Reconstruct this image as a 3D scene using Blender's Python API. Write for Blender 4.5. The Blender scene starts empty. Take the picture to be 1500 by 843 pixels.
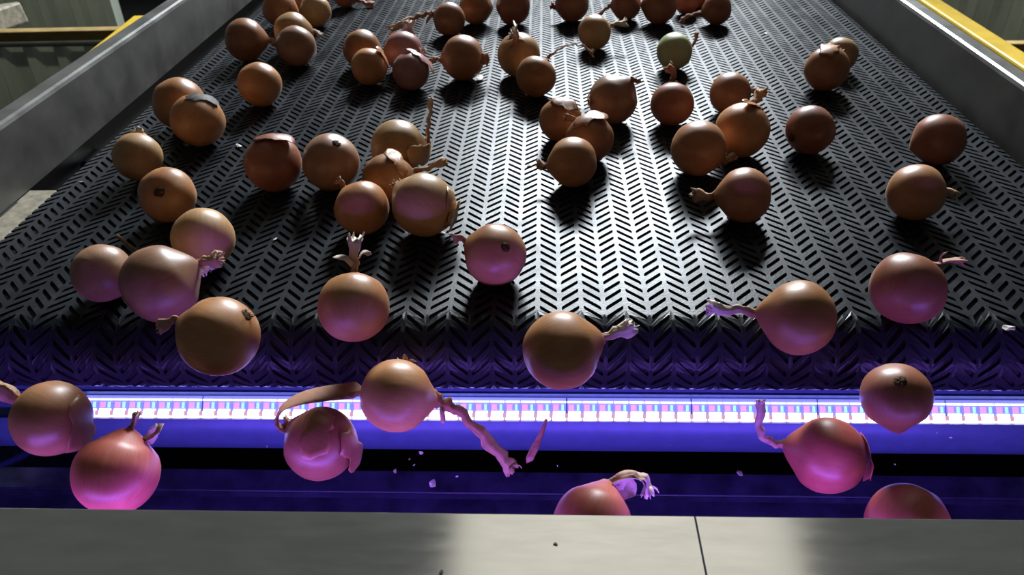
import bpy, bmesh, math, random
from mathutils import Vector, Matrix, noise
random.seed(7)
SC = bpy.context.scene
COL = SC.collection
BZ = 1.6                      # height of the belt surface above the hall floor (m)
PI = math.pi

# ---------------------------------------------------------------- camera
cam_d = bpy.data.cameras.new('camera')
cam = bpy.data.objects.new('camera', cam_d); COL.objects.link(cam)
cam_d.sensor_width = 36.0; cam_d.lens = 1150.0/1500.0*36.0
cam_d.clip_start = 0.02; cam_d.clip_end = 60
_r = Vector((0.99912583, 0.03443195, -0.02370701))
_u = Vector((0.00014795, 0.56418192, 0.82565050))
_w = Vector((-0.04180383, 0.82493224, -0.56368363))
m = Matrix.Identity(4)
for i in range(3):
    m[i][0] = _r[i]; m[i][1] = _u[i]; m[i][2] = -_w[i]
m[0][3], m[1][3], m[2][3] = 0.0, -0.599, 2.04
cam.matrix_world = m
cam_d.dof.use_dof = True; cam_d.dof.focus_distance = 0.74; cam_d.dof.aperture_fstop = 14.0
SC.camera = cam

# ---------------------------------------------------------------- world, lights, exposure
W = bpy.data.worlds.new('world'); SC.world = W; W.use_nodes = True
W.node_tree.nodes['Background'].inputs[0].default_value = (0.88, 0.95, 1.0, 1)
W.node_tree.nodes['Background'].inputs[1].default_value = 0.026

def area(name, loc, direction, sx, sy, power, color, xaxis=Vector((1, 0, 0)), spread=None):
    d = bpy.data.lights.new(name, 'AREA'); d.shape = 'RECTANGLE'; d.size = sx; d.size_y = sy
    d.energy = power; d.color = color
    if spread: d.spread = spread
    o = bpy.data.objects.new(name, d); COL.objects.link(o)
    z = -Vector(direction).normalized(); x = (xaxis - z*xaxis.dot(z)).normalized(); y = z.cross(x)
    mm = Matrix.Identity(4)
    for i in range(3):
        mm[i][0] = x[i]; mm[i][1] = y[i]; mm[i][2] = z[i]
    mm.translation = loc
    o.matrix_world = mm
    return o
# daylight: a high window beyond the far end of the belt, and a dimmer roof panel nearer the camera
area('high_window_light', Vector((0.50, 5.4, BZ+2.95)), (-0.08, -5.3, -2.95), 2.0, 0.7, 700, (0.87, 0.94, 1.0))
area('roof_panel_light', Vector((0.46, 2.45, BZ+3.35)), (0, -0.1, -1), 1.95, 1.3, 9.5, (1.0, 0.97, 0.90))
# added fill lights, not real lamps, that brighten the corrugated walls
area('wall_fill_light', Vector((-3.3, 2.9, BZ+1.6)), (-.1, 1, -1.2), 1.6, .15, 15, (.95, 1.0, .85))
area('wall_fill_light', Vector((3.3, 2.9, BZ+1.6)), (.1, 1, -1.2), 1.6, .15, 15, (1.0, 1.0, .88))

SC.view_settings.view_transform = 'Standard'; SC.view_settings.look = 'None'
SC.view_settings.gamma = 1.0; SC.view_settings.use_curve_mapping = False
SC.view_settings.exposure = 0.0
SC.cycles.use_denoising = True
SC.cycles.max_bounces = 6
SC.cycles.sample_clamp_indirect = 3.0
ONIONS = [
 ('brown onion with short neck stub, leftmost of the pile at the top edge', [-0.5187, 0.9628, 0.0348], 0.0348, [0.883, 0.242, -0.402], [[0.0286, 0.0078, -0.013], [0.0338, 0.0092, -0.0154], [0.0355, 0.0084, -0.0155]], 0.0047, 1, 'brown', [], [[-0.605, 0.131, 0.785, 0.35]], 0, 0, 'b', 0.0),
 ('small yellowish-brown onion, right one of the pile in the top left', [-0.4482, 0.9596, 0.0307], 0.0307, [0.231, 0.949, -0.215], None, 0.0, 1, 'gold', [], [], 0, 0, 'b', 0.0),
 ('onion mostly out of the frame, peeking between two onions at the top left', [-0.5128, 1.0756, 0.0284], 0.0284, [-0.019, 0.874, 0.486], None, 0.0, 1, 'brown', [], [], 0, 0, 'b', 0.0),
 ('golden brown onion half hidden behind another in the top left pile', [-0.4514, 0.8075, 0.0343], 0.0343, [0.959, 0.276, -0.058], [[0.0306, 0.0088, -0.0019], [0.0362, 0.0104, -0.0022], [0.0413, 0.0093, -0.0034], [0.0461, 0.0061, -0.0086]], 0.0043, 2, 'gold', [], [], 0, 0, 'b', 0.0),
 ('dull brown onion in front of the golden one in the top left pile', [-0.4235, 0.7252, 0.0338], 0.0338, [0.712, 0.455, -0.535], None, 0.0, 1, 'dull', [], [], 0, 0, 'b', 0.0),
 ('brown onion with short neck to the right, nearest the left rail at top', [-0.5207, 0.7576, 0.0369], 0.0369, [0.932, 0.33, -0.147], [[0.032, 0.0113, -0.005], [0.0378, 0.0134, -0.006], [0.0423, 0.0123, -0.0069], [0.0482, 0.0104, -0.01]], 0.0054, 1, 'brown', [], [], 0, 0, 'b', 0.0),
 ('smooth orange-brown onion lying alone below the top left pile', [-0.4305, 0.5415, 0.0331], 0.0331, [0.403, 0.841, -0.361], None, 0.0, 1, 'orange', [], [], 0, 0, 'b', 0.0),
 ('onion cut by the top edge with dry stalk pointing right', [-0.421, 1.1023, 0.0273], 0.0273, [0.89, 0.01, -0.456], [[0.0226, 0.0003, -0.0116], [0.0267, 0.0003, -0.0137], [0.04, -0.0021, -0.0177], [0.0586, -0.0055, -0.0213]], 0.005, 2, 'red', [], [], 0, 0, 'b', 0.0),
 ('brown onion with tiny neck stub, rear left of the cluster of four', [-0.3081, 0.7105, 0.0322], 0.0322, [-0.729, 0.547, 0.41], [[-0.0218, 0.0164, 0.0123], [-0.0258, 0.0194, 0.0145], [-0.0268, 0.0204, 0.0167]], 0.004, 1, 'brown', [], [], 0, 0, 'b', 0.0),
 ('smooth brown onion without visible neck, front left of the cluster of four', [-0.2803, 0.6276, 0.0295], 0.0295, [0.243, 0.892, -0.382], None, 0.0, 1, 'orange', [], [[0.845, 0.128, 0.52, 0.4]], 0, 0, 'b', 0.0),
 ('pinkish onion with upright stalk and pale strands, rear right of cluster of four', [-0.235, 0.6944, 0.0329], 0.0329, [0.191, 0.909, 0.371], [[0.0059, 0.0278, 0.0114], [0.0069, 0.0329, 0.0134], [0.006, 0.0366, 0.0204], [0.0072, 0.0443, 0.0316]], 0.0068, 4, 'pink', [[[0.0062, 0.0368, 0.0258], [-0.0075, 0.0344, 0.0233], [-0.0267, 0.0311, 0.02]], [[0.0062, 0.0393, 0.0295], [0.0005, 0.043, 0.0353], [-0.004, 0.0409, 0.0326]], [[0.0096, 0.0356, 0.0238], [0.0164, 0.0333, 0.0199], [0.0186, 0.0308, 0.0161]]], [], 0, 0, 'b', 0.0),
 ('pinkish onion with torn dark stalk, front right of the cluster of four', [-0.2099, 0.6041, 0.03], 0.03, [0.384, 0.902, 0.196], [[0.0107, 0.0252, 0.0055], [0.0127, 0.0298, 0.0065], [0.0142, 0.0323, 0.0117], [0.0163, 0.0384, 0.0205]], 0.0048, 3, 'pink', [], [[0.809, 0.021, 0.587, 0.5], [0.226, 0.163, 0.961, 0.4]], 0, 0, 'b', 0.0),
 ('brown onion with long wispy stalk trailing to the left near the top', [-0.1784, 0.8893, 0.0306], 0.0306, [-0.889, 0.39, 0.241], [[-0.0253, 0.0111, 0.0069], [-0.0299, 0.0131, 0.0081], [-0.0385, 0.0118, 0.0074], [-0.0589, 0.0082, 0.0037], [-0.0844, 0.0009, -0.0052], [-0.1098, -0.0072, -0.0151]], 0.0057, 3, 'brown', [[[-0.032, 0.0086, 0.0065], [-0.0397, 0.0041, 0.0003], [-0.0435, -0.0004, -0.0059]]], [], 0, 0, 'b', 0.0),
 ('brown onion at the top edge behind the one with a wispy stalk', [-0.1338, 0.9626, 0.0318], 0.0318, [0.941, 0.323, -0.105], None, 0.0, 1, 'brown', [], [], 0, 0, 'b', 0.0),
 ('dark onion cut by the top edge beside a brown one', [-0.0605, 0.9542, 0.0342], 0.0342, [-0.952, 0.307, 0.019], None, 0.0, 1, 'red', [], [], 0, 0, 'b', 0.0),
 ('large brown onion with peeling skin on its right beside the cluster of four', [-0.1314, 0.6454, 0.0361], 0.0361, [-0.983, 0.165, -0.076], [[-0.0331, 0.0056, -0.0025], [-0.0391, 0.0066, -0.003], [-0.0441, 0.0066, -0.0019], [-0.0518, 0.0045, -0.0044]], 0.0044, 2, 'brown', [], [[0.979, -0.205, 0.01, 0.35]], 0, 0, 'b', 0.0),
 ('brown onion with dry tuft facing the camera behind a long stalked onion', [-0.042, 0.6615, 0.0353], 0.0353, [-0.054, -0.607, 0.793], [[-0.0018, -0.0199, 0.0261], [-0.0021, -0.0236, 0.0308], [-0.0024, -0.029, 0.0412], [-0.0068, -0.0296, 0.0443]], 0.0077, 3, 'gold', [], [], 0, 0, 'b', 0.0),
 ('brown onion with long bent red stalk reaching up to the right', [-0.0136, 0.5692, 0.0312], 0.0312, [0.458, 0.758, 0.464], [[0.0133, 0.022, 0.0135], [0.0157, 0.026, 0.0159], [0.0286, 0.0331, 0.0264], [0.0525, 0.041, 0.0361], [0.0691, 0.0398, 0.0332], [0.0867, 0.0346, 0.0242]], 0.0052, 2, 'orange', [], [], 0, 0, 'b', 0.0),
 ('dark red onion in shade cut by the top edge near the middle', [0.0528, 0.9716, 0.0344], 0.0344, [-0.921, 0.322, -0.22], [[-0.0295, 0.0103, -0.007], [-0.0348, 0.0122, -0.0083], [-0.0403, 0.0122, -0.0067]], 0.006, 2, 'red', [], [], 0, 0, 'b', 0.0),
 ('pale-topped onion with feathery neck to the right, above the middle', [0.0874, 0.7971, 0.03], 0.03, [0.863, 0.458, 0.215], [[0.0241, 0.0128, 0.006], [0.0284, 0.0151, 0.0071], [0.0381, 0.0172, 0.01], [0.0548, 0.0191, 0.0116]], 0.0042, 3, 'gold', [], [], 0, 0, 'b', 0.0),
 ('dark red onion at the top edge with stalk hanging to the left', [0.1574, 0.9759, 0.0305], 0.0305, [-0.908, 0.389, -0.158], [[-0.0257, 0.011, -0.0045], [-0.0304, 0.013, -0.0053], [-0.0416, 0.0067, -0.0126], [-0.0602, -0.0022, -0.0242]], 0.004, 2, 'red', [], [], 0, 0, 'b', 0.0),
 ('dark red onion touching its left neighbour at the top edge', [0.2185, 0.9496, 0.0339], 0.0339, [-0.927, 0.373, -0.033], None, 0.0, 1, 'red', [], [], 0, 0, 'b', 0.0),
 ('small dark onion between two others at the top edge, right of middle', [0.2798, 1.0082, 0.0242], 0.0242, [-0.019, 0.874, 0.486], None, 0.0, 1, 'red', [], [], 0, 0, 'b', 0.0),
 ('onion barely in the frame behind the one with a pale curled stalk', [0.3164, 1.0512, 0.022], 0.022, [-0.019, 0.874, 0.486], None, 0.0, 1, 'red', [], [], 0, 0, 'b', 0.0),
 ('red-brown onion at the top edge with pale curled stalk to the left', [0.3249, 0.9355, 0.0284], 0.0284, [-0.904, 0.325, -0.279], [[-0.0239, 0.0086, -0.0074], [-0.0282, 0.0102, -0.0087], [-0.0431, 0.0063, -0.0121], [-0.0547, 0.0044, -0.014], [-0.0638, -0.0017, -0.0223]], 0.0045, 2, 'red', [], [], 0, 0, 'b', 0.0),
 ('peeled greenish white onion, the only pale one on the belt', [0.2115, 0.6853, 0.0301], 0.0301, [0.908, 0.4, 0.127], [[0.0254, 0.0112, 0.0036], [0.0301, 0.0132, 0.0042], [0.0365, 0.0183, 0.0118], [0.0376, 0.0253, 0.0219]], 0.0028, 1, 'green', [], [], 0, 0, 'b', 0.0),
 ('reddish onion with a short upright stalk below the peeled white one', [0.1774, 0.4541, 0.0304], 0.0304, [-0.009, 0.735, 0.678], [[-0.0003, 0.0208, 0.0192], [-0.0003, 0.0246, 0.0227], [0.0026, 0.0296, 0.0304], [-0.0041, 0.0363, 0.0407]], 0.0062, 2, 'red', [], [], 0, 0, 'b', 0.0),
 ('round brown onion with scarred top right, left of the upright-stalked one', [0.0956, 0.4638, 0.0345], 0.0345, [0.656, 0.029, 0.754], [[0.021, 0.0009, 0.0242], [0.0249, 0.0011, 0.0286], [0.0277, -0.0063, 0.0287]], 0.0057, 2, 'dull', [], [[-0.964, -0.26, 0.054, 0.25]], 0, 0, 'b', 0.0),
 ('brown onion with neck to the right, behind the thick-necked onion', [0.2645, 0.4916, 0.0302], 0.0302, [0.9, 0.435, -0.02], [[0.0253, 0.0122, -0.0006], [0.0299, 0.0144, -0.0007], [0.0326, 0.0137, -0.0011], [0.0375, 0.0122, -0.0036]], 0.0039, 1, 'brown', [], [], 0, 0, 'b', 0.0),
 ('large onion with a thick flared neck standing up to the right', [0.2511, 0.3493, 0.0348], 0.0348, [0.365, 0.849, 0.382], [[0.0118, 0.0275, 0.0124], [0.014, 0.0325, 0.0146], [0.0193, 0.0364, 0.0215], [0.0288, 0.0446, 0.0327]], 0.0078, 3, 'orange', [], [[0.277, 0.049, 0.96, 0.35]], 0, 0, 'b', 0.0),
 ('brown onion at the back left of the trio in the middle of the belt', [0.0211, 0.4037, 0.0294], 0.0294, [-0.621, 0.738, -0.266], None, 0.0, 1, 'brown', [], [[0.136, -0.287, 0.948, 0.5]], 0, 0, 'b', 0.0),
 ('brown onion with split skin on top, right of the trio at belt middle', [0.0573, 0.3374, 0.0305], 0.0305, [-0.466, 0.837, 0.287], [[-0.0132, 0.0237, 0.0081], [-0.0156, 0.028, 0.0096], [-0.0199, 0.029, 0.0129], [-0.0303, 0.0306, 0.016]], 0.0035, 2, 'brown', [], [[-0.077, -0.078, 0.994, 0.55]], 0, 0, 'b', 0.0),
 ('smooth round onion with small neck to the left, front of the middle trio', [0.0336, 0.2675, 0.0304], 0.0304, [-0.978, 0.087, -0.19], [[-0.0276, 0.0025, -0.0054], [-0.0327, 0.0029, -0.0063], [-0.0364, 0.0032, -0.0051], [-0.0421, 0.0039, -0.0036]], 0.0045, 2, 'orange', [], [], 0, 0, 'b', 0.0),
 ('large smooth brown onion, left of the thick-necked one', [0.1877, 0.2975, 0.0342], 0.0342, [0.894, 0.006, -0.448], [[0.0285, 0.0002, -0.0143], [0.0337, 0.0002, -0.0169], [0.0381, 0.0013, -0.015], [0.0464, 0.0034, -0.0125]], 0.005, 2, 'brown', [], [], 0, 0, 'b', 0.0),
 ('brown onion with reddish neck pointing left, alone below the thick-necked one', [0.2192, 0.1803, 0.0308], 0.0308, [-0.953, 0.276, -0.128], [[-0.0273, 0.0079, -0.0037], [-0.0323, 0.0093, -0.0043], [-0.038, 0.0073, -0.0059], [-0.053, 0.0094, -0.0018]], 0.0049, 3, 'brown', [], [], 0, 0, 'b', 0.0),
 ('brown onion with pale split neck, front one of the pair near the right rail', [0.4256, 0.5825, 0.033], 0.033, [0.461, 0.824, 0.33], [[0.0141, 0.0253, 0.0101], [0.0167, 0.0299, 0.012], [0.022, 0.0312, 0.0149], [0.0292, 0.0338, 0.0181]], 0.0041, 2, 'brown', [], [[-0.087, 0.008, 0.996, 0.55]], 0, 0, 'b', 0.0),
 ('pale-topped onion behind its partner near the right rail at top', [0.4726, 0.6662, 0.0273], 0.0273, [0.266, 0.938, 0.221], [[0.0068, 0.0238, 0.0056], [0.008, 0.0282, 0.0066], [0.0156, 0.0292, 0.0091], [0.0243, 0.0271, 0.0053]], 0.0049, 3, 'gold', [], [], 0, 0, 'b', 0.0),
 ('smooth red-brown onion alone between the thick-necked onion and the right rail', [0.3396, 0.3574, 0.0315], 0.0315, [0.884, 0.447, 0.135], [[0.0259, 0.0131, 0.004], [0.0306, 0.0155, 0.0047], [0.032, 0.0145, 0.0039]], 0.0035, 2, 'red', [], [], [-0.884, -0.447, -0.135], 0, 'b', 0.0),
 ('glossy dark brown onion closest to the right rail', [0.4864, 0.3231, 0.0321], 0.0321, [-0.936, -0.036, -0.35], None, 0.0, 1, 'red', [], [], 0, 0, 'b', 0.0),
 ('smooth brown onion with pale ragged neck to the right by the right rail', [0.4066, 0.1849, 0.0307], 0.0307, [0.946, 0.325, 0.015], [[0.027, 0.0093, 0.0004], [0.0319, 0.011, 0.0005], [0.0363, 0.0092, -0.0018], [0.0461, 0.007, -0.0057]], 0.0041, 3, 'orange', [], [], 0, 0, 'b', 0.0),
 ('large red-brown onion with torn pink neck to the right, right end of belt', [0.3264, -0.0042, 0.0332], 0.0332, [0.698, 0.63, 0.34], [[0.0215, 0.0194, 0.0105], [0.0255, 0.023, 0.0124], [0.0352, 0.023, 0.0125], [0.0542, 0.025, 0.0141]], 0.004, 3, 'red', [[[0.0334, 0.0209, 0.014], [0.034, 0.0244, 0.0191], [0.0377, 0.0266, 0.022]]], [], 0, 0, 'b', 0.0),
 ('large golden-brown onion with frayed neck to the left at the belt end', [0.219, -0.0462, 0.0305], 0.033, [-0.976, 0.219, 0.002], [[-0.0299, 0.0067, 0.0001], [-0.0354, 0.0079, 0.0001], [-0.0462, 0.0087, 0.0026], [-0.0615, 0.0078, 0.0025], [-0.0745, 0.0084, 0.0043]], 0.0044, 4, 'orange', [], [], 0, 0, 'f', 0.0),
 ('large round onion with frayed neck to the right leaving the belt mid-frame', [0.0141, -0.0872, 0.0272], 0.033, [0.927, 0.367, 0.079], [[0.0284, 0.0113, 0.0024], [0.0336, 0.0133, 0.0029], [0.0435, 0.0155, 0.0059], [0.0577, 0.0195, 0.0108]], 0.0043, 4, 'orange', [], [], 0, 0, 'f', 0.0),
 ('round brown onion in front of the bright patch in the middle of the belt', [-0.0492, 0.0575, 0.031], 0.031, [-0.877, 0.403, 0.264], [[-0.0252, 0.0116, 0.0076], [-0.0299, 0.0137, 0.009], [-0.0359, 0.0149, 0.0118], [-0.0413, 0.014, 0.0108]], 0.0037, 2, 'brown', [], [], [0.388, -0.63, 0.673], 0, 'b', 0.0),
 ('onion with tall upright stalk and white frayed tip at the belt end', [-0.1712, -0.0334, 0.0324], 0.0324, [-0.102, 0.927, 0.362], [[-0.0031, 0.0279, 0.0109], [-0.0036, 0.033, 0.0129], [-0.0045, 0.0389, 0.0231], [-0.0039, 0.0496, 0.0387]], 0.0058, 4, 'orange', [[[-0.005, 0.0347, 0.0222], [-0.0117, 0.0383, 0.0279], [-0.0215, 0.0386, 0.0292]], [[-0.0001, 0.0387, 0.0277], [0.0048, 0.0419, 0.0321], [0.0109, 0.0411, 0.0304]]], [], 0, 0, 'b', 0.0),
 ('large orange-brown onion with purple glint tipping off the left of the belt', [-0.2712, -0.0917, 0.0442], 0.0335, [-0.934, 0.324, 0.153], [[-0.0291, 0.0101, 0.0048], [-0.0344, 0.0119, 0.0056], [-0.0412, 0.0123, 0.0074], [-0.0536, 0.0081, 0.0021]], 0.004, 2, 'orange', [], [], [0.809, 0.14, 0.57], 0, 'f', 0.0),
 ('dull onion half hidden at the left edge of the belt end', [-0.4322, 0.0285, 0.0287], 0.0287, [-0.553, 0.549, -0.627], None, 0.0, 1, 'dull', [], [], 0, 0, 'b', 0.0),
 ('largest onion of the left group with neck to the right', [-0.359, -0.0029, 0.037], 0.037, [0.822, 0.498, 0.277], [[0.0283, 0.0171, 0.0095], [0.0335, 0.0203, 0.0113], [0.0385, 0.021, 0.0127], [0.0513, 0.0222, 0.0134]], 0.0045, 3, 'dull', [], [], 0, 0, 'b', 0.0),
 ('golden onion with pink papery neck hanging down at the left', [-0.3531, 0.0893, 0.0318], 0.0318, [0.334, -0.879, -0.342], [[0.0099, -0.026, -0.0101], [0.0117, -0.0307, -0.012], [0.0126, -0.0409, -0.0071], [0.0154, -0.0436, -0.0113]], 0.0049, 4, 'gold', [], [], 0, 0, 'b', 0.0),
 ('orange-brown onion with dark root end facing the camera at the left', [-0.4307, 0.1868, 0.032], 0.032, [-0.141, 0.817, -0.559], None, 0.0, 1, 'orange', [], [], [0.191, -0.81, 0.554], 0, 'b', 0.0),
 ('onion with crumpled neck pointing up beside the left rail', [-0.5117, 0.2927, 0.0301], 0.0301, [0.01, 0.889, 0.458], [[0.0003, 0.0249, 0.0128], [0.0003, 0.0294, 0.0151], [-0.0032, 0.0292, 0.0164], [-0.0058, 0.0316, 0.02]], 0.006, 3, 'gold', [], [], 0, 0, 'b', 0.0),
 ('brown onion behind the one with black rot beside the left rail', [-0.5202, 0.4558, 0.037], 0.037, [-0.598, 0.802, 0.004], None, 0.0, 1, 'orange', [], [], 0, 0, 'b', 0.0),
 ('brown onion with black rotten patch on top beside the left rail', [-0.4716, 0.3963, 0.0362], 0.0362, [0.301, 0.705, 0.643], None, 0.0, 1, 'orange', [], [], 0, 1, 'b', 0.0),
 ('red-brown onion with peeling flap on top, left of the row of three', [-0.3299, 0.2638, 0.0348], 0.0348, [-0.314, 0.594, -0.74], None, 0.0, 1, 'red', [], [[0.123, 0.116, 0.986, 0.5]], 0, 0, 'b', 0.0),
 ('brown onion with dark root scar on top, middle of the row of three', [-0.2581, 0.2612, 0.0347], 0.0347, [-0.427, -0.025, -0.904], None, 0.0, 1, 'dull', [], [], [0.392, -0.333, 0.857], 0, 'b', 0.0),
 ('brown onion with a long thin pink stalk standing upright behind it', [-0.1831, 0.3027, 0.0349], 0.0349, [0.924, 0.351, -0.15], [[0.03, 0.0114, -0.0049], [0.0355, 0.0135, -0.0058], [0.0352, 0.0244, 0.0112], [0.0378, 0.0365, 0.0287], [0.0387, 0.048, 0.0456]], 0.003, 2, 'gold', [], [[0.865, -0.5, -0.044, 0.5]], 0, 0, 'b', 0.0),
 ('onion with cracked skin and tan tuft to the right, middle of the clump', [-0.1842, 0.2281, 0.0296], 0.0296, [0.862, 0.504, 0.054], [[0.0238, 0.0139, 0.0015], [0.0281, 0.0164, 0.0017], [0.0396, 0.0171, 0.0028], [0.0508, 0.0193, 0.0052], [0.066, 0.023, 0.0095]], 0.0036, 3, 'orange', [], [[0.533, -0.141, 0.834, 0.45]], 0, 0, 'b', 0.0),
 ('golden brown onion with small bent neck at top left, front of the clump', [-0.2008, 0.1561, 0.0307], 0.0307, [-0.661, 0.568, 0.49], [[-0.0189, 0.0162, 0.014], [-0.0223, 0.0192, 0.0166], [-0.0243, 0.0211, 0.0201], [-0.028, 0.0227, 0.0226]], 0.0034, 2, 'orange', [], [], 0, 0, 'b', 0.0),
 ('large onion with dark loose skin on its right side, front of the clump', [-0.1323, 0.1539, 0.0349], 0.0349, [-0.802, 0.491, 0.34], [[-0.0261, 0.0159, 0.011], [-0.0308, 0.0189, 0.0131], [-0.0323, 0.0202, 0.0159]], 0.0041, 2, 'gold', [], [[0.974, -0.226, -0.034, 0.55], [0.93, -0.256, -0.262, 0.4]], 0, 0, 'b', 0.0),
 ('falling onion with neck to the left at the far left light bar end', [-0.423, -0.1205, -0.0227], 0.0322, [-0.922, 0.342, 0.179], [[-0.0276, 0.0102, 0.0054], [-0.0327, 0.0121, 0.0063], [-0.0395, 0.015, 0.0117], [-0.0535, 0.0185, 0.0179]], 0.0059, 2, 'brown', [], [[0.98, -0.2, 0.009, 0.6]], 0, 0, 'f', 0.0),
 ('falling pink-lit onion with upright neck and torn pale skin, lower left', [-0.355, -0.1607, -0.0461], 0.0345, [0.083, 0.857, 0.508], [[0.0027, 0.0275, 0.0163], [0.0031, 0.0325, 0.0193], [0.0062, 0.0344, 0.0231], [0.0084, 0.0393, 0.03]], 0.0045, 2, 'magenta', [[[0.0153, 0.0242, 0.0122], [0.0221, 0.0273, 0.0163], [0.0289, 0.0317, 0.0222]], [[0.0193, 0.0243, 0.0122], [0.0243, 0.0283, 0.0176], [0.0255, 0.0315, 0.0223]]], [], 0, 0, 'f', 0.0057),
 ('falling onion with broad purple skin ribbon looped above it', [-0.1955, -0.1159, -0.0551], 0.0322, [-0.872, 0.45, 0.192], [[-0.0261, 0.0135, 0.0057], [-0.0309, 0.0159, 0.0068], [-0.035, 0.0166, 0.0089]], 0.0048, 2, 'red', [[[-0.0277, 0.0087, 0.0013], [-0.0408, 0.0133, 0.009], [-0.0402, 0.0197, 0.0183], [-0.0271, 0.0256, 0.0259], [-0.0051, 0.0297, 0.0303], [0.0307, 0.0333, 0.0329]]], [[0.956, -0.286, 0.068, 0.5], [0.141, -0.395, 0.908, 0.5]], 0, 0, 'f', 0.0078),
 ('falling onion with a long stalk trailing down to the right', [-0.126, -0.1011, -0.0122], 0.0315, [0.888, 0.258, -0.382], [[0.026, 0.0076, -0.0112], [0.0308, 0.0089, -0.0132], [0.0403, 0.0065, -0.0164], [0.0519, 0.0036, -0.0215], [0.0694, -0.0054, -0.0359], [0.0869, -0.0153, -0.0517], [0.0985, -0.0228, -0.0636]], 0.0052, 2, 'orange', [[[0.0031, 0.0201, 0.011], [0.0007, 0.024, 0.0168], [-0.0016, 0.0253, 0.0188]], [[0.0042, 0.0208, 0.0119], [0.0054, 0.0252, 0.0181], [0.0042, 0.0274, 0.0215]], [[0.0054, 0.0209, 0.0119], [0.0101, 0.025, 0.0175], [0.0136, 0.0254, 0.0179]], [[0.0351, 0.0032, -0.0163], [0.0369, -0.0001, -0.0211], [0.038, -0.004, -0.027]]], [], 0, 0, 'f', 0.0),
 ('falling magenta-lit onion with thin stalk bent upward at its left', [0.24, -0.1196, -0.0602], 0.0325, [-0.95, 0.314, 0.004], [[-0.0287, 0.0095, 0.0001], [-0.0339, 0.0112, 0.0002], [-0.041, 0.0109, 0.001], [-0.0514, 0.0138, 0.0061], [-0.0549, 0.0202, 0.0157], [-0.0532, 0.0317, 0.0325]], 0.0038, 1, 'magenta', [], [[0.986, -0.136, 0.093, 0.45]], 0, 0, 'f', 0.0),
 ('falling onion with dark root scar on top in front of the light bar', [0.2855, -0.1108, -0.001], 0.0278, [0.17, -0.353, -0.92], [[0.0044, -0.0091, -0.0238], [0.0052, -0.0108, -0.0281], [0.0053, -0.0108, -0.0276]], 0.0033, 1, 'red', [], [], [-0.216, -0.356, 0.909], 0, 'f', 0.0),
 ('falling pink-lit onion with crumpled papery neck, half hidden by the cover plate', [0.0378, -0.1883, -0.0683], 0.032, [0.363, 0.869, 0.337], [[0.0108, 0.0259, 0.01], [0.0128, 0.0306, 0.0119], [0.0231, 0.034, 0.0175], [0.0361, 0.0357, 0.019], [0.0448, 0.0341, 0.0161], [0.0475, 0.0284, 0.0075]], 0.0065, 3, 'magenta', [[[0.0092, 0.0244, 0.0096], [0.0211, 0.0304, 0.0174], [0.0352, 0.033, 0.0202], [0.0438, 0.0311, 0.0168], [0.0465, 0.0257, 0.0087]], [[0.0124, 0.0239, 0.0086], [0.0195, 0.0285, 0.0147], [0.0287, 0.0288, 0.0145], [0.0265, 0.0244, 0.0083]]], [], 0, 0, 'f', 0.0081),
 ('falling pink-lit onion without stalk, half hidden by the cover plate at right', [0.2834, -0.187, -0.0661], 0.032, [0.813, 0.557, 0.171], [[0.0242, 0.0166, 0.0051], [0.0286, 0.0196, 0.006], [0.0294, 0.0177, 0.0041]], 0.0032, 2, 'magenta', [], [], 0, 0, 'f', 0.0),
]

# ---------------------------------------------------------------- helpers
def mesh_obj(name, verts, faces, mat, parent=None, smooth=False, loc=None):
    me = bpy.data.meshes.new(name)
    me.from_pydata([tuple(v) for v in verts], [], faces); me.update()
    if smooth: me.polygons.foreach_set('use_smooth', [True]*len(me.polygons))
    if mat: me.materials.append(mat)
    return link(name, me, parent, loc)
def link(name, me, parent=None, loc=None):
    o = bpy.data.objects.new(name, me); COL.objects.link(o)
    if parent is not None: o.parent = parent
    if loc is not None: o.location = loc
    return o
def bm_obj(name, bm, mat, parent=None, smooth=False, loc=None):
    me = bpy.data.meshes.new(name); bm.to_mesh(me); bm.free()
    if smooth: me.polygons.foreach_set('use_smooth', [True]*len(me.polygons))
    if mat: me.materials.append(mat)
    return link(name, me, parent, loc)
def empty(name, loc):
    o = bpy.data.objects.new(name, None); COL.objects.link(o); o.location = loc; o.empty_display_size = .05
    return o
def tag(o, label=None, cat=None, group=None, kind=None):
    if label: o['label'] = label
    if cat: o['category'] = cat
    if group: o['group'] = group
    if kind: o['kind'] = kind
    return o
def box_bm(x0, x1, y0, y1, z0, z1, bev=0.0, bm=None, seg=2):
    bm = bm or bmesh.new()
    r = bmesh.ops.create_cube(bm, size=1.0, matrix=Matrix.Translation(((x0+x1)/2, (y0+y1)/2, (z0+z1)/2)) @ Matrix.Diagonal((x1-x0, y1-y0, z1-z0, 1)))
    if bev:
        es = list({e for v in r['verts'] for e in v.link_edges})
        bmesh.ops.bevel(bm, geom=es, offset=bev, segments=seg, affect='EDGES', profile=.5)
    return bm
def box(name, b, mat, parent=None, bev=0.002, off=Vector((0, 0, 0))):
    x0, x1, y0, y1, z0, z1 = b
    return bm_obj(name, box_bm(x0-off.x, x1-off.x, y0-off.y, y1-off.y, z0-off.z, z1-off.z, bev), mat, parent)
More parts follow.
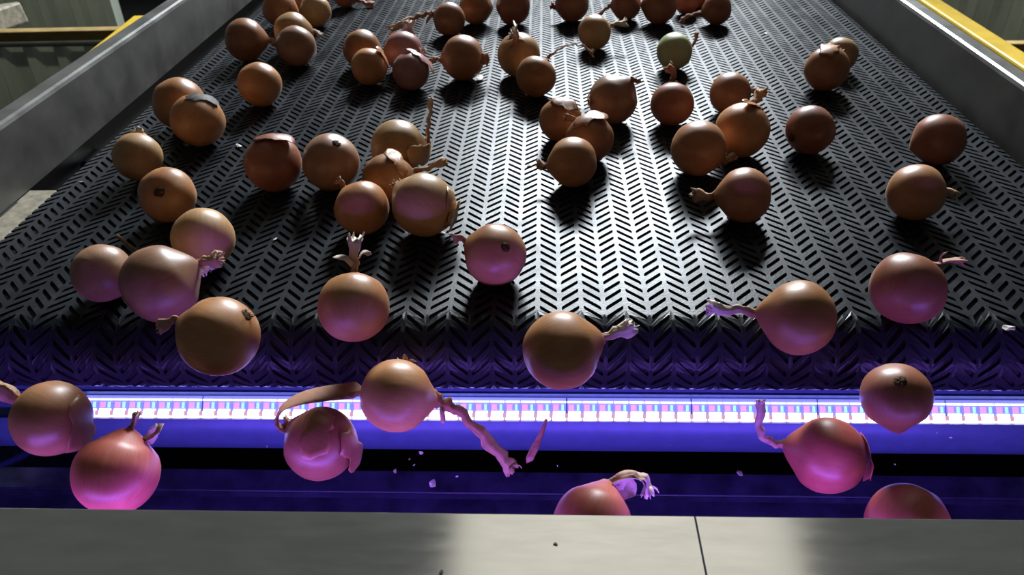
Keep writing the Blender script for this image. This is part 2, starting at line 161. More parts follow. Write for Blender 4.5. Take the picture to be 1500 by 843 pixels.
def extrude_profile(name, prof, x0, x1, mat, parent=None, smooth=False, closed=True, off=Vector((0, 0, 0))):
    """profile of (y,z) points swept along X, capped"""
    n = len(prof); vs = [(x0-off.x, y-off.y, z-off.z) for y, z in prof]+[(x1-off.x, y-off.y, z-off.z) for y, z in prof]
    fs = [(i, (i+1) % n, n+(i+1) % n, n+i) for i in range(n if closed else n-1)]
    if closed: fs += [tuple(range(n-1, -1, -1)), tuple(range(n, 2*n))]
    o = mesh_obj(name, vs, fs, mat, parent)
    bm = bmesh.new(); bm.from_mesh(o.data); bmesh.ops.recalc_face_normals(bm, faces=bm.faces); bm.to_mesh(o.data); bm.free()
    if smooth: o.data.shade_smooth() if hasattr(o.data, 'shade_smooth') else None
    if smooth: o.data.set_sharp_from_angle(angle=math.radians(32))
    return o

# ---------------------------------------------------------------- materials
class NT:
    def __init__(s, name):
        s.m = bpy.data.materials.new(name); s.m.use_nodes = True; s.t = s.m.node_tree; s.b = s.t.nodes['Principled BSDF']
    def n(s, typ, **kw):
        nd = s.t.nodes.new(typ)
        for k, v in kw.items():
            if k in nd.inputs: nd.inputs[k].default_value = v
            else: setattr(nd, k, v)
        return nd
    def l(s, a, b): s.t.links.new(a, b)
    def set(s, **kw):
        for k, v in kw.items(): s.b.inputs[k.replace('_', ' ')].default_value = v
def rgb(c): return (c[0], c[1], c[2], 1)
def ramp(t, stops):
    r = t.n('ShaderNodeValToRGB'); cr = r.color_ramp
    while len(cr.elements) < len(stops): cr.elements.new(.5)
    for e, (p, c) in zip(cr.elements, stops): e.position = p; e.color = rgb(c) if len(c) == 3 else c
    return r
def simple(name, col, rough=.5, metal=0.0, var=.15, scale=40, bump=0.0, spec=.5, stretch=None, vrough=0.0):
    t = NT(name); t.set(Roughness=rough, Metallic=metal); t.b.inputs['Specular IOR Level'].default_value = spec
    tc = t.n('ShaderNodeTexCoord'); mp = t.n('ShaderNodeMapping'); t.l(tc.outputs['Object'], mp.inputs['Vector'])
    if stretch: mp.inputs['Scale'].default_value = stretch
    nz = t.n('ShaderNodeTexNoise', Scale=scale, Detail=5.0, Roughness=.6); t.l(mp.outputs[0], nz.inputs['Vector'])
    a = tuple(max(0, c*(1-var)) for c in col); b = tuple(min(1, c*(1+var)) for c in col)
    r = ramp(t, [(.3, a), (.7, b)]); t.l(nz.outputs['Fac'], r.inputs['Fac']); t.l(r.outputs['Color'], t.b.inputs['Base Color'])
    if vrough:
        rr = ramp(t, [(.3, (rough-vrough,)*3), (.7, (rough+vrough,)*3)]); t.l(nz.outputs['Fac'], rr.inputs['Fac']); t.l(rr.outputs['Color'], t.b.inputs['Roughness'])
    if bump:
        bp = t.n('ShaderNodeBump', Strength=bump, Distance=.002); t.l(nz.outputs['Fac'], bp.inputs['Height']); t.l(bp.outputs[0], t.b.inputs['Normal'])
    return t.m
def emit(name, col, strength):
    t = NT(name); t.set(Roughness=.3)
    t.b.inputs['Base Color'].default_value = rgb(col); t.b.inputs['Emission Color'].default_value = rgb(col); t.b.inputs['Emission Strength'].default_value = strength
    return t.m

def belt_material():
    t = NT('black_belt_rubber')
    tc = t.n('ShaderNodeTexCoord')
    n1 = t.n('ShaderNodeTexNoise', Scale=26.0, Detail=6.0, Roughness=.7); t.l(tc.outputs['Object'], n1.inputs['Vector'])
    n2 = t.n('ShaderNodeTexNoise', Scale=420.0, Detail=3.0); t.l(tc.outputs['Object'], n2.inputs['Vector'])
    r = ramp(t, [(.35, (.016, .018, .022)), (.62, (.027, .030, .035)), (.8, (.07, .067, .060))]); t.l(n1.outputs['Fac'], r.inputs['Fac'])
    t.l(r.outputs['Color'], t.b.inputs['Base Color'])
    mx = t.n('ShaderNodeMath', operation='MULTIPLY_ADD'); mx.inputs[1].default_value = .3; mx.inputs[2].default_value = .19
    t.l(n1.outputs['Fac'], mx.inputs[0]); t.l(mx.outputs[0], t.b.inputs['Roughness'])
    bp = t.n('ShaderNodeBump', Strength=.25, Distance=.0006); t.l(n2.outputs['Fac'], bp.inputs['Height']); t.l(bp.outputs[0], t.b.inputs['Normal'])
    t.b.inputs['Specular IOR Level'].default_value = .13
    return t.m

TONES = {  # dark, mid, light skin colours
 'brown':  ((0.242, 0.084, 0.035), (0.427, 0.185, 0.080), (0.563, 0.302, 0.160)),
 'orange': ((0.291, 0.101, 0.035), (0.504, 0.224, 0.088), (0.640, 0.358, 0.176)),
 'gold':   ((0.310, 0.146, 0.056), (0.533, 0.302, 0.128), (0.660, 0.470, 0.272)),
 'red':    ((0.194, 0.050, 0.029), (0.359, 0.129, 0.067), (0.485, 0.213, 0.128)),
 'dull':   ((0.204, 0.084, 0.048), (0.359, 0.185, 0.104), (0.485, 0.302, 0.192)),
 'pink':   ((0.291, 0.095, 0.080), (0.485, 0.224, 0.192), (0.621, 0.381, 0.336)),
 'magenta': ((.34, .065, .050), (.55, .130, .095), (.68, .25, .19)),  # skin reddened so the pink LED light is put into its colour
 'green':  ((.34, .330, .110), (.60, .620, .300), (.78, .80, .50)),
}
def onion_material(tone):
    dk, md, lt = TONES[tone]
    t = NT('onion_skin_'+tone)
    tc = t.n('ShaderNodeTexCoord'); oi = t.n('ShaderNodeObjectInfo')
    sp = t.n('ShaderNodeSeparateXYZ'); t.l(tc.outputs['Object'], sp.inputs[0])
    cb = t.n('ShaderNodeCombineXYZ'); t.l(sp.outputs[0], cb.inputs[0]); t.l(sp.outputs[1], cb.inputs[1])
    nm = t.n('ShaderNodeVectorMath', operation='NORMALIZE'); t.l(cb.outputs[0], nm.inputs[0])
    s2 = t.n('ShaderNodeSeparateXYZ'); t.l(nm.outputs[0], s2.inputs[0])
    zz = t.n('ShaderNodeMath', operation='MULTIPLY'); zz.inputs[1].default_value = 5.0; t.l(sp.outputs[2], zz.inputs[0])
    rz = t.n('ShaderNodeMath', operation='MULTIPLY_ADD'); rz.inputs[1].default_value = 9.0; t.l(oi.outputs['Random'], rz.inputs[0]); t.l(zz.outputs[0], rz.inputs[2])
    c2 = t.n('ShaderNodeCombineXYZ'); t.l(s2.outputs[0], c2.inputs[0]); t.l(s2.outputs[1], c2.inputs[1]); t.l(rz.outputs[0], c2.inputs[2])
    fine = t.n('ShaderNodeTexNoise', Scale=13.0, Detail=4.0, Roughness=.6); t.l(c2.outputs[0], fine.inputs['Vector'])      # meridian veins
    ad = t.n('ShaderNodeVectorMath', operation='ADD'); t.l(tc.outputs['Object'], ad.inputs[0]); t.l(c2.outputs[0], ad.inputs[1])
    blot = t.n('ShaderNodeTexNoise', Scale=38.0, Detail=3.0); t.l(tc.outputs['Object'], blot.inputs['Vector'])              # blotches
    mx = t.n('ShaderNodeMix', data_type='FLOAT'); mx.inputs[0].default_value = .62; t.l(fine.outputs['Fac'], mx.inputs[2]); t.l(blot.outputs['Fac'], mx.inputs[3])
    mid = lambda a, b, k: tuple(p*(1-k)+q_*k for p, q_ in zip(a, b))
    r = ramp(t, [(.3, mid(md, dk, .55)), (.5, md), (.72, mid(md, lt, .6))]); t.l(mx.outputs[0], r.inputs['Fac'])
    hs = t.n('ShaderNodeHueSaturation'); va = t.n('ShaderNodeMath', operation='MULTIPLY_ADD'); va.inputs[1].default_value = .35; va.inputs[2].default_value = .8
    t.l(oi.outputs['Random'], va.inputs[0]); t.l(va.outputs[0], hs.inputs['Value']); t.l(r.outputs['Color'], hs.inputs['Color'])
    t.l(hs.outputs['Color'], t.b.inputs['Base Color'])
    bp = t.n('ShaderNodeBump', Strength=.08, Distance=.0006); t.l(fine.outputs['Fac'], bp.inputs['Height']); t.l(bp.outputs[0], t.b.inputs['Normal'])
    rr = t.n('ShaderNodeMath', operation='MULTIPLY_ADD'); rr.inputs[1].default_value = .2; rr.inputs[2].default_value = .32
    t.l(blot.outputs['Fac'], rr.inputs[0]); t.l(rr.outputs[0], t.b.inputs['Roughness'])
    t.b.inputs['Specular IOR Level'].default_value = .55
    return t.m
M = {}
for k in TONES: M[k] = onion_material(k)
def paper(name, a, b, tip=None, spec=.4):
    """dry fibrous skin: colour a..b by noise, fading to the bleached tip colour along the neck"""
    t = NT(name); tc = t.n('ShaderNodeTexCoord')
    nz = t.n('ShaderNodeTexNoise', Scale=180.0, Detail=4.0); t.l(tc.outputs['Object'], nz.inputs['Vector'])
    r = ramp(t, [(.35, a), (.68, b)]); t.l(nz.outputs['Fac'], r.inputs['Fac']); out = r.outputs['Color']
    if tip:
        at = t.n('ShaderNodeAttribute', attribute_name='tip'); mx = t.n('ShaderNodeMix', data_type='RGBA')
        t.l(at.outputs['Fac'], mx.inputs[0]); t.l(out, mx.inputs[6]); mx.inputs[7].default_value = rgb(tip); out = mx.outputs[2]
    t.l(out, t.b.inputs['Base Color'])
    t.set(Roughness=.65); t.b.inputs['Specular IOR Level'].default_value = spec
    bp = t.n('ShaderNodeBump', Strength=.4, Distance=.0008); t.l(nz.outputs['Fac'], bp.inputs['Height']); t.l(bp.outputs[0], t.b.inputs['Normal'])
    return t.m
M['neck_brown'] = paper('dry_neck_brown', (.26, .09, .032), (.42, .19, .085), (.58, .38, .23))
M['neck_red'] = paper('dry_neck_red', (.22, .055, .028), (.40, .15, .08), (.55, .30, .20))
M['neck_pale'] = paper('dry_neck_pale', (.30, .12, .05), (.46, .24, .12), (.84, .74, .62))
M['neck_pink'] = paper('dry_neck_pink', (.36, .12, .09), (.55, .28, .22), (.80, .64, .58))
M['flake'] = paper('white_flake', (.7, .62, .52), (.92, .88, .82))
M['root'] = paper('root_plate', (.07, .036, .017), (.17, .09, .045), None, .1)
M['rot'] = paper('rotten_skin', (.008, .008, .009), (.11, .09, .08))
M['belt'] = belt_material()
M['steel'] = simple('dull_steel', (.155, .15, .14), .42, .35, .22, 18, .06, .5, vrough=.08)
M['steel_dark'] = simple('dark_steel', (.05, .05, .05), .5, .3, .2, 30)
M['plate'] = simple('coated_cover_sheet', (.52, .51, .46), .13, .85, .08, 60, .01, .5, (.35, 1.6, 1), vrough=.02)
M['tan_metal'] = simple('dusty_bracket_metal', (.33, .29, .21), .6, .1, .45, 55, .1)
M['bar_housing'] = simple('blue_tinted_housing', (.10, .17, .32), .42, .2, .12, 60, .03)  # housing base colour tinted blue
M['beam'] = simple('blue_black_beam', (.045, .05, .10), .45, .2, .5, 35, .12, vrough=.12)
M['black'] = simple('matte_black_sheet', (.016, .016, .013), .8, 0, .3, 30)
M['led_white'] = emit('led_white', (1.0, .90, 1.0), 3.0)
M['led_cyan'] = emit('led_cyan', (.35, .80, .95), 1.2)
M['led_rose'] = emit('led_rose', (.80, .38, .55), .9)
M['led_tray'] = emit('led_tray_glow', (.22, .26, .60), .8)
M['yellow'] = simple('yellow_rail_paint', (.72, .47, .03), .45, 0, .15, 20, .04)
M['ochre'] = simple('worn_ochre_paint', (.40, .27, .09), .6, 0, .3, 14, .06)
M['corrugated'] = simple('weathered_sheet_metal', (.50, .54, .45), .55, .0, .3, 4, .03, stretch=(1, 1, .25))
M['floor'] = simple('concrete_floor', (.028, .028, .026), .8, 0, .3, 3, .1)
M['crumb'] = paper('dark_crumb', (.02, .015, .01), (.06, .05, .04))

# ---------------------------------------------------------------- hall: floor and corrugated walls
fl = box('floor', (-6, 6, -3, 9, -.1, 0), M['floor'], bev=0); tag(fl, 'dark concrete hall floor', kind='structure')
def corrugated(name, x0, x1, y, z0, z1, label):
    vs = []; fs = []; pitch = .20; x = x0; pts = []
    while x < x1:
        for dx, dy in ((0, 0), (.065, 0), (.095, -.035), (.145, -.035), (.175, 0)): 
            if x+dx <= x1: pts.append((x+dx, dy))
        x += pitch
    for px, dy in pts: vs += [(px, y+dy, z0), (px, y+dy, z1)]
    n = len(pts)
    for i in range(n-1): fs.append((2*i, 2*i+2, 2*i+3, 2*i+1))
    o = mesh_obj(name, vs, fs, M['corrugated'])
    md = o.modifiers.new('thickness', 'SOLIDIFY'); md.thickness = .004; md.offset = 1
    tag(o, label, kind='structure'); return o
corrugated('wall_left', -5.6, -2.62, 4.3, 0, 4.6, 'grey-green corrugated sheet wall seen past the left railing')
corrugated('wall_right', 2.0, 5.6, 4.3, 0, 4.6, 'grey corrugated sheet wall seen past the right railing')
wb = box('wall_back', (-6, 6, 8.8, 8.9, 0, 4.6), M['black'], bev=0); tag(wb, 'dark back wall of the hall', kind='structure')
st = box('trim_1', (-5.6, -2.62, 4.22, 4.26, BZ-1.02, BZ-1.005), M['steel_dark'], bev=0); tag(st, 'thin dark seam strip across the left corrugated wall', kind='structure')

# ---------------------------------------------------------------- yellow railings
def rail_bar(name, p0, p1, w, h, mat, parent, off):
    p0 = Vector(p0)-off; p1 = Vector(p1)-off; d = p1-p0; L = d.length; y = d.normalized()
    up = Vector((0, 0, 1)) if abs(y.z) < .9 else Vector((0, 1, 0))
    x = y.cross(up).normalized(); z = x.cross(y)
    bm = box_bm(-w/2, w/2, 0, L, -h/2, h/2, min(w, h)*.12)
    mm = Matrix.Identity(4)
    for i in range(3): mm[i][0] = x[i]; mm[i][1] = y[i]; mm[i][2] = z[i]
    mm.translation = p0; bmesh.ops.transform(bm, matrix=mm, verts=bm.verts)
    return bm_obj(name, bm, mat, parent)
zr = BZ-.18
o0 = Vector((1.075, .2, 0)); R1 = empty('safety_railing', o0)
rail_bar('handrail', (1.075, -.2, zr), (1.075, 2.5, zr), .055, .045, M['yellow'], R1, o0)
rail_bar('post', (1.075, .15, 0), (1.075, .15, zr-.02), .045, .045, M['yellow'], R1, o0)
rail_bar('post', (1.075, 1.9, 0), (1.075, 1.9, zr+.5), .045, .045, M['yellow'], R1, o0)
rail_bar('crossbar', (1.075, 2.5, BZ-.55), (3.6, 2.5, BZ-.55), .045, .04, M['ochre'], R1, o0)
rail_bar('post', (1.075, 2.5, 0), (1.075, 2.5, zr+.02), .045, .045, M['yellow'], R1, o0)
tag(R1, 'bright yellow safety railing running outside the right conveyor rail', 'railing')
o0 = Vector((-1.165, .2, 0)); R2 = empty('safety_railing', o0)
rail_bar('handrail', (-1.0, -.2, zr), (-1.155, 1.66, zr), .045, .045, M['yellow'], R2, o0)
rail_bar('crossbar', (-1.18, 1.60, zr-.010), (-3.6, 1.60, zr-.025), .04, .028, M['ochre'], R2, o0)
rail_bar('post', (-1.025, .1, 0), (-1.025, .1, zr-.02), .045, .045, M['yellow'], R2, o0)
rail_bar('post', (-1.165, 1.60, 0), (-1.165, 1.60, zr-.02), .045, .045, M['yellow'], R2, o0)
rail_bar('post', (-3.58, 1.60, 0), (-3.58, 1.60, zr-.05), .045, .045, M['ochre'], R2, o0)
tag(R2, 'yellow and ochre railing with a corner outside the left conveyor rail', 'railing')
o0 = Vector((-2.3, 2.6, 0)); bt = empty('sloping_beam', o0)
rail_bar('beam_bar', (-1.74, 1.95, BZ-.235), (-4.2, 2.6, BZ-.60), .13, .07, M['tan_metal'], bt, o0)
rail_bar('beam_support', (-4.0, 2.55, 0), (-4.0, 2.55, BZ-.60), .06, .06, M['steel_dark'], bt, o0)
tag(bt, 'beige beam crossing the extreme top left corner in front of the corrugated wall', 'beam')

# ---------------------------------------------------------------- conveyor frame
o0 = Vector((0, .9, 0)); FR = empty('conveyor', o0)
Y0, Y1 = -.03, 2.35
def side_rail(s, xi, xo):
    # folded sheet: tall inner web, rounded top flange, short outer lip
    prof = []
    h = .08
    prof += [(xi, -.010), (xi, h-.006), (xi+s*.0018, h-.0018), (xi+s*.006, h), (xo-s*.004, h), (xo, h-.004), (xo, -.26), (xo-s*.003, -.26), (xo-s*.003, h-.007), (xi+s*.0045, h-.004-.003), (xi+s*.003, h-.009), (xi+s*.003, -.010)]
    n = len(prof)
    vs = [(x-o0.x, Y0-o0.y, BZ+z) for x, z in prof]+[(x-o0.x, Y1-o0.y, BZ+z) for x, z in prof]
    fs = [(i, (i+1) % n, n+(i+1) % n, n+i) for i in range(n)]+[tuple(range(n-1, -1, -1)), tuple(range(n, 2*n))]
    o = mesh_obj('side_rail', vs, fs, M['steel'], FR)
    bm = bmesh.new(); bm.from_mesh(o.data); bmesh.ops.recalc_face_normals(bm, faces=bm.faces); bm.to_mesh(o.data); bm.free()
side_rail(-1, -.662, -.694); side_rail(1, .5985, .626)
for x in (-.70, .62):
    for y in (.45, 2.1):
        box('leg', (x-.0 if x > 0 else x, x+.05 if x > 0 else x+.05, y, y+.05, 0, BZ-.05), M['steel_dark'], FR, .003, o0)
for y in (.46, 2.11): box('cross_member', (-.66, .63, y, y+.03, BZ-.19, BZ-.13), M['steel_dark'], FR, .003, o0)
def roller(y):
    bm = bmesh.new(); bmesh.ops.create_cone(bm, cap_ends=True, segments=40, radius1=.034, radius2=.034, depth=1.25, matrix=Matrix.Translation((-.01, y-o0.y, BZ-.04)) @ Matrix.Rotation(PI/2, 4, 'Y'))
    bm_obj('roller', bm, M['steel_dark'], FR)
roller(0.0); roller(2.25)
tag(FR, 'dull steel conveyor frame with upright side rails along both belt edges', 'conveyor')
# bracket under the left rail
o0 = Vector((-.65, .19, BZ-.012)); BR = empty('bearing_bracket', o0)
bmk = box_bm(-.055, .028, -.15, .095, -.006, .0, .001); bm_obj('bracket_plate', bmk, M['tan_metal'], BR)
bmk = box_bm(-.018, -.010, .022, .062, .0, .0012, .0005); bm_obj('slot', bmk, M['black'], BR)
bmk = bmesh.new(); bmesh.ops.create_cone(bmk, cap_ends=True, segments=6, radius1=.004, radius2=.0035, depth=.003, matrix=Matrix.Translation((-.004, -.004, .0015))); bm_obj('bolt', bmk, M['steel_dark'], BR)
tag(BR, 'dusty tan bearing bracket with a dark slot beside the left belt edge', 'bracket')

# ---------------------------------------------------------------- belt with herringbone slots
XL, XR = -.612, .592
RB = .04; CW = .021; PITCH = .0144; DEEP = .0032; XP = -.007
def path(s, d):
    """belt coordinate s (0 = start of the head roller, + along the top run), d = depth under the surface"""
    if s >= 0: return s, BZ-d
    a = -s/RB
    if a <= PI: return -math.sin(a)*(RB-d), BZ-RB+math.cos(a)*(RB-d)
    return (a-PI)*RB, BZ-2*RB+d
def tri(k, u):   # zigzag offset in column k at u in 0..1 ; column 0 lies right of a peak
    return CW*(1-u) if k % 2 == 0 else CW*u
u0, u1, e = .10, .90, .05; v0, v1, q = .29, .71, .10
INN = [(u0, .5-q), (u0+e, v0), (.5, v0), (u1-e, v0), (u1, .5-q), (u1, .5+q), (u1-e, v1), (.5, v1), (u0+e, v1), (u0, .5+q)]
OUT = [(0, 0), (.5, 0), (1, 0), (1, 1), (.5, 1), (0, 1)]
TOP = [(0, 1, 8, 7), (0, 7, 6), (1, 2, 9, 8), (2, 10, 9), (2, 3, 11, 10), (3, 12, 11), (3, 4, 13, 12), (4, 5, 14, 13), (5, 15, 14), (5, 0, 6, 15)]
WALL = [(6+i, 6+(i+1) % 10, 16+(i+1) % 10, 16+i) for i in range(10)]
BOT = [(16, 17, 24, 25), (17, 18, 23, 24), (18, 19, 22, 23), (19, 20, 21, 22)]
CELL = TOP+WALL+BOT
vs = []; fs = []
j0 = int(-(PI*RB+.05)/PITCH); j1 = int(2.22/PITCH)
KL, KR = -28, 27
for k in range(KL, KR+1):
    x0 = XP+k*CW
    for j in range(j0, j1):
        b = len(vs)
        for (u, v) in OUT+INN:
            y, z = path((j+v)*PITCH+tri(k, u), 0); vs.append((x0+u*CW, y, z))
        for (u, v) in INN:
            y, z = path((j+v)*PITCH+tri(k, u), DEEP); vs.append((x0+u*CW, y, z))
        fs += [tuple(b+i for i in f) for f in CELL]
def edge_col(k, ue, inner):      # torn-open edge column: web strip and free teeth
    x0 = XP+k*CW
    for j in range(j0, j1):
        b = len(vs); ui = u1 if inner == 1 else u0
        for (u, v, d) in ((ui, 0, 0), (inner, 0, 0), (inner, 1, 0), (ui, 1, 0), (ui, 0, DEEP), (ui, 1, DEEP),
                          (ue, v1-1, 0), (ui, v1-1, 0), (ui, v0, 0), (ue, v0, 0), (ue, v1-1, DEEP), (ui, v1-1, DEEP), (ui, v0, DEEP), (ue, v0, DEEP)):
            y, z = path((j+v)*PITCH+tri(k, u), d); vs.append((x0+u*CW, y, z))
        F = [(0, 1, 2, 3), (0, 3, 5, 4), (6, 7, 8, 9), (6, 9, 13, 10), (6, 7, 11, 10), (8, 9, 13, 12)]
        fs.extend(tuple(b+i for i in f) for f in F)
edge_col(KL-1, .25, 1); edge_col(KR+1, .5, 0)
BELT = mesh_obj('conveyor_belt', vs, fs, M['belt'])
tag(BELT, 'black rubber conveyor belt embossed with herringbone slots, carrying the onions', 'conveyor belt')
# carcass layer under the tread, once round both rollers
prof_o = []; prof_i = []
for d, P in ((DEEP+.0002, prof_o), (DEEP+.0026, prof_i)):
    P += [path(2.25, d)]+[path(s, d) for s in (1.5, .7, 0)]+[path(-a*PI*RB/16, d) for a in range(1, 17)]+[(0.8, BZ-2*RB+d), (1.6, BZ-2*RB+d), (2.25, BZ-2*RB+d)]
    P += [(2.25+math.sin(a*PI/16)*(RB-d), BZ-RB-math.cos(a*PI/16)*(RB-d)) for a in range(1, 16)]
n = len(prof_o); vs = []; xl, xr = XL+.006, XR-.006
for P in (prof_o, prof_i):
    for x in (xl, xr): vs += [(x, y, z) for y, z in P]
fs = []
for i in range(n):
    j = (i+1) % n
    fs += [(i, j, n+j, n+i), (2*n+i, 3*n+i, 3*n+j, 2*n+j), (i, 2*n+i, 2*n+j, j), (n+i, n+j, 3*n+j, 3*n+i)]
mesh_obj('belt_carcass', vs, fs, M['belt'], BELT)

# ---------------------------------------------------------------- light bars
def light_bar(name, cy, cz, ang, x0, x1, led0, nmod, label, power, color):
    """tubular housing with an LED tray in the side facing direction ang (radians above -Y ... measured in YZ)"""
    o0 = Vector((0, cy, cz)); B = empty(name, o0)
    f = Vector((0, math.cos(ang), math.sin(ang))); up = Vector((0, -math.sin(ang), math.cos(ang)))
    if up.z < 0: up = -up
    R = .036
    def P(qf, qu): v = f*qf+up*qu; return (cy+v.y, cz+v.z)
    a0, a1 = math.radians(-6), math.radians(47); N = 26; prof = []
    for i in range(N+1):
        a = a1+(2*PI-(a1-a0))*i/N; prof.append(P(R*math.cos(a), R*math.sin(a)))
    ql, qh = R*math.sin(a0), R*math.sin(a1)
    prof += [P(.021, ql+.0015), P(.0185, ql+.003), P(.0185, qh-.0035), P(.021, qh-.002)]
    extrude_profile('housing', prof, x0, x1, M['bar_housing'], B, True, True, o0)
    pr = [P(.0205, .0290), P(.0235, .0290), P(.0235, .0400), P(.0205, .0400)]
    extrude_profile('top_flange', pr, x0, x1, M['bar_housing'], B, False, True, o0)
    # one module: tray and eight LED pitches; meshes shared between modules
    lp = .0171; ml = lp*8
    def strip(nm, xa, xb, ua, ub, qf, th, mat):
        vs = []
        for x in (xa, xb):
            for a, b in ((qf, ua), (qf, ub), (qf+th, ub), (qf+th, ua)):
                v = f*a+up*b; vs.append((x, v.y, v.z))
        me = bpy.data.meshes.new(nm); me.from_pydata(vs, [], [(0, 1, 2, 3), (7, 6, 5, 4), (0, 4, 5, 1), (1, 5, 6, 2), (2, 6, 7, 3), (3, 7, 4, 0)]); me.update(); me.materials.append(mat)
        return me
    tray = strip('led_module', .0008, ml-.0008, ql+.0035, qh-.004, .0188, .0012, M['led_tray'])
    ledm = strip('led', -.0078, .0078, -.0026, .0030, .0202, .0016, M['led_white'])
    ledu = strip('led', -.0066, .0066, .0034, .0074, .0202, .0012, M['led_white'])
    cy_ = strip('led_cyan', -.0013, .0013, .0086, .0148, .0202, .0012, M['led_cyan'])
    ro_ = strip('led_rose', -.0030, .0030, .0086, .0148, .0202, .0008, M['led_rose'])
    tl_ = strip('top_led', -.0078, .0078, .0168, .0185, .0202, .0012, M['led_white'])
    lo_ = strip('led_rose', -.0020, .0020, .0000, .0052, .0202, .0018, M['led_rose'])
    for k in range(nmod):
        mo = link('led_module', tray, B, Vector((led0+k*ml, 0, 0)))
        for j in range(8):
            x = (j+.5)*lp
            link('led', ledm, mo, Vector((x, 0, 0))); link('led', ledu, mo, Vector((x, 0, 0)))
            link('led_cyan', cy_, mo, Vector((x+.0040, 0, 0))); link('led_rose', ro_, mo, Vector((x-.0035, 0, 0)))
            link('top_led', tl_, mo, Vector((x, 0, 0))); link('led_rose', lo_, mo, Vector((x+.0082, 0, 0)))
    for x in (x0, x1):
        xx = (x-.006, x) if x < 0 else (x, x+.006)
        box('end_bracket', (xx[0], xx[1], cy-.05, cy+.05, cz-.05, cz+.05), M['steel_dark'], B, .001, o0)
    tag(B, label, 'light bar')
    c = Vector((led0+nmod*ml/2, 0, 0))+o0+f*(R+.004)+up*((ql+qh)/2)
    area(name+'_light', c, f, nmod*ml, .026, power, color)
    return B
light_bar('light_bar', .051, BZ-.183, math.radians(180-43.8), -.68, .612, -.523, 8, 'glowing blue light bar with rows of white and cyan LEDs below the belt end', .5, (.10, .12, 1.0))
light_bar('light_bar', -.3655, BZ-.128, math.radians(20), -.72, .72, -.55, 8, 'second LED light bar tucked under the front cover plate, facing the falling onions', 4.6, (.27, .10, 1.0))

# ---------------------------------------------------------------- lower beams and chute
def beam(name, pts, label):
    o0 = Vector((0, sum(p[0] for p in pts)/len(pts), BZ+min(p[1] for p in pts)))
    o = extrude_profile(name, [(y-o0.y, BZ+z-o0.z) for y, z in pts], -.74, .74, M['beam']); o.location = o0
    bm = bmesh.new(); bm.from_mesh(o.data)
    es = [ed for ed in bm.edges if abs(ed.verts[0].co.x-ed.verts[1].co.x) > 1]
    bmesh.ops.bevel(bm, geom=es, offset=.0022, segments=3, affect='EDGES'); bm.to_mesh(o.data); bm.free()
    return tag(o, label, 'beam')
beam('cross_beam', [(.079, -.300), (.047, -.306), (.047, -.318), (.079, -.330)], 'dark blue upper cross beam with a scuffed edge below the light bar')
beam('cross_beam', [(.070, -.336), (.030, -.345), (.030, -.385), (.070, -.385)], 'dark blue lower cross beam just above the cover plate edge')
CH = empty('gap_enclosure', Vector((0, .1, BZ-.7)))
o0 = CH.location
box('back_sheet', (-.78, .78, .30, .305, BZ-.75, BZ-.27), M['black'], CH, 0, o0)  # black sheets added so the gap below the light bar stays dark
box('bottom_sheet', (-.78, .78, -.36, .30, BZ-.755, BZ-.75), M['black'], CH, 0, o0)
for x in (-.78, .775): box('side_sheet', (x, x+.005, -.36, .30, BZ-.75, BZ-.27), M['bar_housing'], CH, 0, o0)
for x in (-.78, .74):
    for y in (-.34, .27): box('leg', (x, x+.04, y, y+.03, 0, BZ-.755), M['steel_dark'], CH, .002, o0)
tag(CH, 'added black gap-darkening chute under the belt end behind the light bar', 'enclosure')

# ---------------------------------------------------------------- front cover plate
o0 = Vector((0, -.42, BZ)); CP = empty('cover_plate', o0)
for (xa, xb) in ((-.78, .0964), (.0968, .78)):
    bmk = box_bm(xa, xb, -.62-o0.y, -.2605-o0.y, .024, .030, .0005)
    bm_obj('panel', bmk, M['plate'], CP)
    bmk = box_bm(xa, xb, -.266-o0.y, -.2625-o0.y, -.070, .0235, .0006); bm_obj('light_cutoff_lip', bmk, M['black'], CP)  # unseen lip added to cut the under-plate light off the belt onions
bmk = box_bm(-.78, .78, -.615-o0.y, -.585-o0.y, -.10, .024, .002); bm_obj('stiffener', bmk, M['steel_dark'], CP)
for x in (-.78, .74):
    box('support_post', (x, x+.04, -.62, -.58, 0, BZ+.024), M['steel_dark'], CP, .002, o0)
tag(CP, 'pale grey metal cover plate with a seam along the bottom of the picture', 'cover plate')

